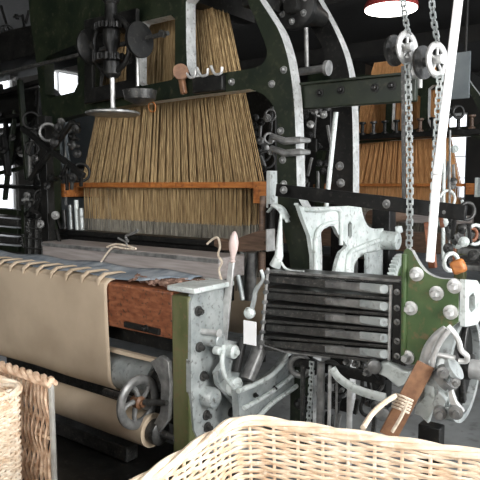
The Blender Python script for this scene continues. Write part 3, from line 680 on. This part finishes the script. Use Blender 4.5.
obj('link_arm', MB().plate(plY([(448,392),(452,390),(456,402),(464,412),(460,414),(450,404)], 2.2), [], (0,.02,0)), M['bright_steel'], t, .003)
for x,y,r in ((440,413,.024),(456,412,.026),(443,372,.022),(456,382,.016)):
    obj('pin_boss', MB().lathe(PY(x,y,2.2), (.3,-1,0), [(-.03,r),(.012,r),(.014,r*.5),(.024,r*.45)], 18), M['mid_steel'], t)
obj('pedestal', MB().box(PY(418,424,2.26), V(PY(440,424,2.26).x, 2.32, 0)), M['black_iron'], t, .004)
# white casting left of strap + pins
t = thing('rocker_arm', 'pale cast rocker arm with dark end bolt left of the leather strap', 'lever', PY(390, 380, 2.36))
obj('arm', MB().plate(plY([(378,363),(388,362),(402,370),(412,372),(408,384),(398,388),(386,378),(378,374)], 2.36), [], (0,.05,0)), M['pale_cast'], t, .008)
obj('end_bolt', MB().lathe(PY(374,366,2.35), (.5,-.8,0), [(-.05,.018),(-.01,.018),(-.01,.03),(.02,.03),(.025,.018)], 16), M['mid_steel'], t)
obj('lower_bolt', MB().lathe(PY(382,413,2.3), (.5,-.8,0), [(-.08,.016),(-.01,.016),(-.01,.028),(.02,.028),(.025,.018)], 16), M['mid_steel'], t)
# leather strap and binding
t = thing('leather_strap', 'brown leather strap slanting down from the curved arm into the basket', 'strap', PY(405, 400, 2.18))
obj('strap', MB().bar(PY(426,364,2.2), PY(388,436,2.12), .072, .008, fwd), M['leather'], t, .002)
m = MB()
for k in range(5):
    y = 394+3*k; m.tube(spline([PY(396-k,y,2.12), PY(404-k,y+3,2.10), PY(413-k,y+7,2.12)], 3), .005, 6)
m.tube(spline([PY(408,400,2.11), PY(402,415,2.10), PY(392,432,2.08)], 3), .007, 6)
obj('rope_binding', m, M['rope'], t)
o = obj('bent_cane', MB().tube(spline([PY(395,396,2.1), PY(384,403,2.0), PY(372,414,1.9), PY(363,428,1.8)], 5), .010, 8), M['wicker']); setp(o, 'pale bent cane reaching from the strap binding down to the basket rim', 'cane')
# under box levers
o = obj('curved_lever', MB().tube([PY(x,y,2.44) for x,y in spl2([(332,368),(338,377),(350,386),(366,393),(386,398)],4)], .022, 8, False, .35, (0,0,1)), M['pale_cast']); setp(o, 'pale curved flat lever sweeping under the stacked boxes', 'lever')
for x, a, b, r, mm, lab in ((321,362,440,.020,'mid_steel','thick grey rod standing right of the hanging chain under the boxes'), (330,366,440,.009,'bright_steel','thin bright rod between the thick grey rod and the curved lever'), (337,372,440,.006,'mid_steel','thinnest grey rod under the boxes, behind the curved lever'), (350,384,440,.014,'bright_steel','bright rod standing below the middle of the curved lever'), (303,366,440,.012,'dark_steel','dark rod standing left of the hanging chain under the boxes')):
    o = obj('lifting_rod', MB().cyl(PY(x,a,2.52), V(PY(x,a,2.52).x, 2.52, 0), r), M[mm]); setp(o, lab, 'rod', 'rods under the shuttle boxes')
t = thing('box_cam', 'grey ring-shaped cam with rollers under the stacked boxes', 'cam', PY(305, 368, 2.6))
obj('cam_ring', MB().ring(PY(300,366,2.6), (.4,-1,0), .05, .016, 24), M['mid_steel'], t)
obj('cam_ring', MB().ring(PY(330,372,2.62), (.4,-1,0), .05, .014, 24), M['dark_steel'], t)
obj('cross_bar', MB().bar(PY(290,360,2.6), PY(385,380,2.6), .05, .03), M['black_iron'], t, .005)
for x,y in ((348,361),(357,363),(368,372)): obj('roller', MB().bolt(PY(x,y,2.5), (0,-1,0), .012, .03), M['mid_steel'], t)
# ------------------------------------------------------------------ pendant lamp
t = thing('pendant_lamp', 'red enamel pendant lamp with bright white underside at the top', 'lamp', PY(391, 10, 4.6))
lp = PY(391, 9, 4.6); R = 23.5/F*(lp-EYE).length*1.02
obj('lamp_shade', MB().lathe(lp, (0,0,1), [(0,R),(.03,R*1.0),(.10,R*.8),(.17,R*.35),(.2,.06),(.28,.05),(.28,.03)], 40), M['red_enamel'], t, recalc=True)
obj('lamp_diffuser', MB().lathe(lp-V(0,0,.02), (0,0,1), [(0,R*.5),(.012,R*.97),(.018,R*.97)], 40), M['lamp_white'], t, label='bright white glowing diffuser')
obj('lamp_cord', MB().cyl(lp+V(0,0,.28), V(lp.x, lp.y, H), .01, seg=8), M['black_iron'], t)
# ------------------------------------------------------------------ wicker
def basket(name, label, cx0, cx1, cy0, cy1, zt, z0, wm, flare=.05, tilt=None, pitch=.0105, stake=.06, rim_r=.018, ends=None, rot=0, shear=0):
    ctr = V((cx0+cx1)/2, (cy0+cy1)/2, z0); ca, sa, sh = math.cos(rot), math.sin(rot), shear
    t = thing(name, label, 'basket', ctr)
    r = .07
    def loop(z, off=0):
        f = 1-flare*(zt-z)/(zt-z0); hx, hy = (cx1-cx0)/2*f+off, (cy1-cy0)/2*f+off; pts = []
        def seg(a, b):
            n = max(2, int((b-a).length/ (stake/2)))
            return n
        cs = [(hx-r, hy-r, 0), (-hx+r, hy-r, 90), (-hx+r, -hy+r, 180), (hx-r, -hy+r, 270)]
        for x, y, a0 in cs:
            for k in range(5):
                a = math.radians(a0+90*k/4); dx, dy = x+r*math.cos(a)+(cx0-cx1)/2, y+r*math.sin(a)-(cy1-cy0)/2; dx, dy = dx+(cx1-cx0), dy; dx += sh*dy; pts.append(V(cx0+ca*dx-sa*dy, cy1+sa*dx+ca*dy, z))
        return pts
    def resample(pts, n):
        P = pts+[pts[0]]; L = [0]
        for a, b in zip(P, P[1:]): L.append(L[-1]+(b-a).length)
        out = []; j = 0
        for i in range(n):
            s = L[-1]*i/n
            while L[j+1] < s: j += 1
            f = (s-L[j])/(L[j+1]-L[j]); out.append(P[j]+(P[j+1]-P[j])*f)
        return out
    per = 2*(cx1-cx0)+2*(cy1-cy0); ns = int(per/stake); ns += ns % 2 == 0     # odd: weave alternates each round
    m = MB(); zs = z0+.01; row = 0
    while zs < zt-.015:
        base = resample(loop(zs), ns*4); n = len(base); pts = []
        for i, p in enumerate(base):
            nx = (base[(i+1) % n]-base[i-1]).cross(V(0,0,1)).normalized()
            ph = math.cos(math.pi*(i/4)+math.pi*row)
            pts.append(p+nx*(ph*.0075)+V(0,0,random.uniform(-.0012,.0012)+.002*math.sin(i*.37+row)))
        m.tube(pts, pitch*.57*random.uniform(.85,1.05), 5, True)
        zs += pitch; row += 1
    obj('weave', m, wm, t)
    m = MB(); A, B = resample(loop(z0), ns), resample(loop(zt-.01), ns)
    for a, b in zip(A, B): m.tube([a, b], .0055, 6)
    obj('stakes', m, wm, t)
    m = MB(); base = resample(loop(zt), ns*4)
    n = len(base)
    for s in range(3):
        pts = []
        for i, p in enumerate(base):
            nx = (base[(i+1) % n]-base[i-1]).cross(V(0,0,1)).normalized(); a = i*2*math.pi/23.0*1+s*2*math.pi/3
            pts.append(p+nx*(rim_r*.75*math.cos(a))+V(0,0,rim_r*.6*math.sin(a)+rim_r*.3))
        m.tube(pts, rim_r*.62, 7, True)
    obj('rim', m, wm, t)
    m = MB(); bl_ = resample(loop(z0+.01), 60); m.plate(bl_, [], (0,0,-.01)); obj('base', m, wm, t)
    return t
c = PZ(240, 419, .75)
basket('wicker_basket', 'large pale wicker basket with braided rim in the foreground right', c.x, c.x+1.25, c.y-.9, c.y, .75, .01, M['wicker'], rim_r=.0145, rot=math.radians(15), shear=.15, stake=.075, pitch=.0095)
c2 = PZ(28, 376, .80)
basket('wicker_basket', 'white-lit wicker basket at the left edge in front of the upright brown wicker hurdle', c2.x-.85, c2.x, c2.y-.75, c2.y-.01, .752, .01, M['wicker'], .02, rim_r=.014, stake=.045)
# upright panel behind the left basket
t = thing('wicker_hurdle', 'brown wicker hurdle standing upright behind the left basket, grey stick along its edge', 'wicker hurdle', (c2.x-.3, c2.y+.05, 0))
py_ = c2.y+.055; rx1 = PY(51, 384, py_).x; zt_ = PY(50, 382, py_).z; m = MB(); x = rx1-.75; row = 0
ribs = [zt_-.075-.128*k for k in range(6)]
while x < rx1-.008:
    pts = []
    for k in range(61):
        z = .02+(zt_-.02-.02)*k/60
        ph = math.cos(math.pi*(z-ribs[0])/.128+math.pi*row)
        pts.append(V(x+.007*math.sin(z*30+row*.35)+random.uniform(-.001,.001), py_+.010*ph, z))
    m.tube(pts, .0058*random.uniform(.85,1.1), 5); x += .0125; row += 1
obj('weave', m, M['wicker_brown'], t)
m = MB()
for z in ribs:
    if z > .05: m.tube([V(rx1-.75,py_,z), V(rx1,py_,z)], .008, 6)
obj('ribs', m, M['wicker_brown'], t)
obj('edge_stick', MB().tube([V(rx1+.006,py_,.0), V(rx1+.004,py_,zt_*.5), V(rx1,py_,zt_)], .010, 8), M['stick_grey'], t)
m = MB()
for s in range(3):
    m.tube([V(rx1-.76+.77*i/50, py_+.012*math.cos(i*.75+s*2.1), zt_+.010*math.sin(i*.75+s*2.1)) for i in range(51)], .011, 7)
obj('rim', m, M['wicker_brown'], t)
# ------------------------------------------------------------------ dark machinery at the upper left
t = thing('overhead_trough', 'long dark grey trough overhead at the upper left', 'trough', PY(20, 60, 2.9))
obj('trough', MB().plate(plY([(-60,52),(8,30),(44,22),(62,24),(40,52),(12,60),(-60,78)], 2.95), [], (0,.5,0)), M['black_iron'], t, .01)
t = thing('card_machine', 'dark clutter of card machine arms and pins hanging left of the black toothed gears', 'machine', PY(20, 180, 3.2))
rnd = random.Random(3)
bars = [((-10,96),(52,78),.04),((-10,120),(60,108),.03),((0,84),(8,140),.03),((20,80),(28,180),.035),((40,90),(36,190),.04),((-5,150),(50,128),.03),((5,100),(45,150),.025),((45,100),(10,165),.02),((-10,175),(60,160),.035),((15,110),(5,200),.03),((50,120),(62,180),.03),((-10,135),(30,172),.03)]
for (a, b, w_) in bars:
    Y = 3.1+rnd.uniform(0,.5); obj('lever_arm', MB().bar(PY(*a,Y), PY(*b,Y), w_, .05), M['black_iron'] if rnd.random() < .7 else M['green_paint'], t, .006)
for k in range(26):
    x, y = rnd.uniform(-2,55), rnd.uniform(72,170); Y = 3.05+rnd.uniform(0,.4)
    obj('knuckle', MB().lathe(PY(x,y,Y), (.6,-.7,.2), [(-.05,.02),(0,.035),(.02,.035),(.03,.012),(.06,.012)], 12), M[rnd.choice(['black_iron','black_iron','dark_steel','mid_steel'])], t)
obj('card_roll', MB().cyl(PY(-20,110,3.5), PY(50,104,3.5), .16), M['black_iron'], t)
obj('card_roll', MB().cyl(PY(-20,150,3.6), PY(40,142,3.6), .2), M['black_iron'], t)
# green tubes
for i,(x0_,x1_) in enumerate(((60,66),(66,73))):
    o = obj('green_pipe', MB().tube([PY(x0_,116,3.3), PY(x0_+1,150,3.3), PY(x1_,182,3.3)], .013, 8), M['blue_frame']); setp(o, ('left' if i == 0 else 'right')+' of two thin grey-green pipes slanting under the left end of the gantry', 'pipe', 'green pipes')
t = thing('side_gearing', 'greenish lattice of ratchet wheels at the left end of the nearest loom', 'gearing', PY(40, 260, 2.7))
for x,y,r in ((38,226,.10),(44,236,.07),(30,240,.08)):
    p = PY(x,y,2.75); obj('ratchet_wheel', MB().gear(p, (1,-.3,0), r, 18, .015, .02, r*.75), M['dark_steel'], t)
    obj('axle', MB().cyl(p, p+V(.1,-.03,0), .012), M['mid_steel'], t)
for k in range(8): obj('lattice_bar', MB().bar(PY(27+k*3.3,214,2.7), PY(26+k*3.4,256,2.7), .010, .02), M['mid_steel' if k % 2 else 'dark_steel'], t)
for k in range(4): obj('lattice_bar', MB().bar(PY(26,218+k*10,2.69), PY(53,220+k*10,2.69), .009, .02), M['dark_steel'], t)
for (x,y0_,y1_,mm) in ((70,205,240,'grey_cast'),(76,200,236,'pale_cast'),(81,208,242,'grey_cast'),(64,210,250,'dark_steel'),(56,205,256,'black_iron')): obj('hanging_weight', MB().cyl(PY(x,y0_,2.75), PY(x+2,y1_,2.75), .016), M[mm], t)
t = thing('shuttle_rack', 'dark stack of slats at the far left edge beyond the blue-grey web', 'rack', PY(10, 262, 2.9))
for k in range(6): obj('slat', MB().bar(PY(-30,208+k*9,2.9), PY(24,213+k*9,2.9), .045, .12), M['dark_steel' if k % 2 else 'green_paint'], t, .006)
obj('slat_post', MB().bar(PY(25,205,2.88), PY(26,262,2.88), .05, .05), M['green_paint'], t, .006)
obj('slat_post', MB().bar(PY(-12,205,2.88), PY(-12,268,2.88), .05, .05), M['green_paint'], t, .006)
t = thing('left_stand', 'dark iron stand in front of the bright window at the left', 'stand', PY(40, 260, 3.3))
obj('post', MB().bar(PY(48,110,3.3), PY(46,270,3.3), .12, .06), M['black_iron'], t, .01)
obj('shelf', MB().bar(PY(-20,186,3.3), PY(62,188,3.3), .035, .2), M['black_iron'], t, .01)
obj('arm', MB().bar(PY(3,130,3.3), PY(8,176,3.3), .05, .06), M['black_iron'], t, .01)
obj('bracket', MB().bar(PY(27,196,3.3), PY(48,214,3.3), .06, .06), M['black_iron'], t, .01)
for x, mm in ((54,'mid_steel'),(60,'dark_steel'),(66,'mid_steel')): obj('rod', MB().cyl(PY(x,130,3.3), PY(x,205,3.3), .012), M[mm], t)
t = thing('blue_cabinet', 'dull blue-grey machine cabinet beyond the left end of the brown cords', 'cabinet', (-5.2, 4.6, 0))
a, b = PY(56, 112, 4.6), PY(108, 240, 4.6)
obj('cabinet_body', MB().box((a.x, 4.6, 0), (b.x, 5.1, a.z)), M['blue_frame'], t, .02)
obj('cabinet_rail', MB().box((a.x-.05, 4.52, 1.62), (b.x+.05, 4.6, 1.68)), M['black_iron'], t, .005)
obj('cabinet_rail', MB().box((a.x-.05, 4.52, 1.3), (b.x+.05, 4.6, 1.38)), M['black_iron'], t, .005)
obj('cabinet_top', MB().box((a.x-.3, 4.5, a.z), (b.x+.3, 5.2, a.z+.12)), M['black_iron'], t, .01)
# ------------------------------------------------------------------ things far right behind
t = thing('steel_sheet', 'grey metal sheet hanging high behind the white pole', 'panel', PY(458, 98, 5.0))
a, b = PY(446, 54, 5.0), PY(469, 98, 5.0)
obj('sheet', MB().box(a, b+V(0,.02,0)), M['blue_frame'], t, .004)
for x in (a.x+.04, b.x-.04): obj('hanger', MB().cyl(V(x,5.01,a.z-.01), V(x,5.01,H), .01), M['black_iron'], t)
t = thing('rear_shuttle_box', 'dark slatted box unit at the right edge behind the connecting bar', 'shuttle box', PY(470, 260, 5))
for k in range(6): obj('slat', MB().bar(PY(460,226+k*8,5.0), PY(500,229+k*8,5.0), .045, .15), M['mid_steel' if k % 2 else 'dark_steel'], t, .006)

def clutter(t, x0, x1, y0, y1, Y, n, seed, names):
    r = random.Random(seed)
    for k in range(n):
        x, y, yy = r.uniform(x0, x1), r.uniform(y0, y1), Y+r.uniform(0, .25); q = r.random(); mm = M[r.choice(names)]
        if q < .45: obj('knob', MB().lathe(PY(x,y,yy), (r.uniform(-.3,.8),-.8,r.uniform(-.3,.3)), [(-.04,.012),(0,.014),(0,.028),(.018,.028),(.024,.01),(.04,.01)], 12), mm, t)
        elif q < .8: obj('link', MB().bar(PY(x,y,yy), PY(x+r.uniform(-6,6),y+r.uniform(10,26),yy), .02, .02), mm, t, .003)
        else: obj('wheel', MB().ring(PY(x,y,yy), (.8,-.6,0), r.uniform(.03,.06), .01, 18), mm, t)
t = thing('selvedge_motion', 'dark linkage of small levers and knobs between the brown cords and the arch leg', 'linkage', PY(262, 180, 3.6))
obj('back_board', MB().box(PY(243,92,3.9), PY(275,180,3.9)+V(0,.04,0)), M['black_iron'], t, .004)
obj('post', MB().box(V(PY(258,92,3.9).x-.03,3.92,0), V(PY(258,92,3.9).x+.03,3.98,2.1)), M['black_iron'], t, .004)
clutter(t, 246, 274, 100, 172, 3.55, 26, 5, ['black_iron','dark_steel','mid_steel','black_iron'])
t = thing('rear_linkage', 'dark linkage of rods and knobs seen between the two arch legs', 'linkage', PY(315, 180, 3.9))
obj('back_board', MB().box(PY(303,108,4.3), PY(330,150,4.3)+V(0,.04,0)), M['black_iron'], t, .004)
clutter(t, 303, 328, 108, 185, 3.95, 24, 8, ['black_iron','dark_steel','mid_steel','black_iron'])
t = thing('rear_gear_post', 'cluttered pale rods and knobs at the right behind the slanted white pole', 'linkage', PY(448, 260, 4.2))
clutter(t, 438, 462, 112, 200, 4.2, 16, 11, ['dark_steel','mid_steel','pale_cast','black_iron'])
clutter(t, 438, 476, 200, 262, 3.2, 22, 12, ['dark_steel','mid_steel','pale_cast','black_iron','rust_wood'])
obj('tall_rod', MB().cyl(PY(444,138,4.2), PY(443,262,4.2), .014), M['pale_cast'], t)
obj('tall_rod', MB().cyl(PY(450,130,4.2), PY(449,262,4.2), .008), M['mid_steel'], t)
t = thing('under_motion', 'dark wheels and links under the stacked boxes beside the curved treadle', 'linkage', PY(300, 400, 2.7))
clutter(t, 296, 345, 362, 415, 2.62, 22, 21, ['black_iron','dark_steel','mid_steel','black_iron'])
clutter(t, 345, 385, 362, 410, 2.6, 10, 22, ['black_iron','dark_steel'])
t = thing('head_motion', 'dark gear cluster high at the upper left behind the overhead trough', 'machine', PY(30, 40, 3.4))
clutter(t, 0, 85, 0, 50, 3.3, 26, 31, ['black_iron','dark_steel','black_iron'])

t = thing('card_chain_arms', 'black arms and knobs cluttered in front of the left leg of the nearest gantry', 'linkage', PY(60, 235, 2.5))
clutter(t, 28, 82, 118, 180, 2.42, 34, 41, ['black_iron','black_iron','dark_steel','black_iron','mid_steel'])
clutter(t, 26, 60, 185, 232, 2.42, 22, 42, ['black_iron','dark_steel','mid_steel','black_iron'])
obj('arm', MB().bar(PY(22,128,2.46), PY(84,176,2.46), .035, .03), M['black_iron'], t, .004)
obj('arm', MB().bar(PY(30,180,2.46), PY(72,122,2.46), .03, .03), M['black_iron'], t, .004)
obj('upright', MB().box(V(PY(40,100,2.5).x, 2.48, 0), V(PY(47,100,2.5).x, 2.54, PY(44,116,2.5).z)), M['black_iron'], t, .004)
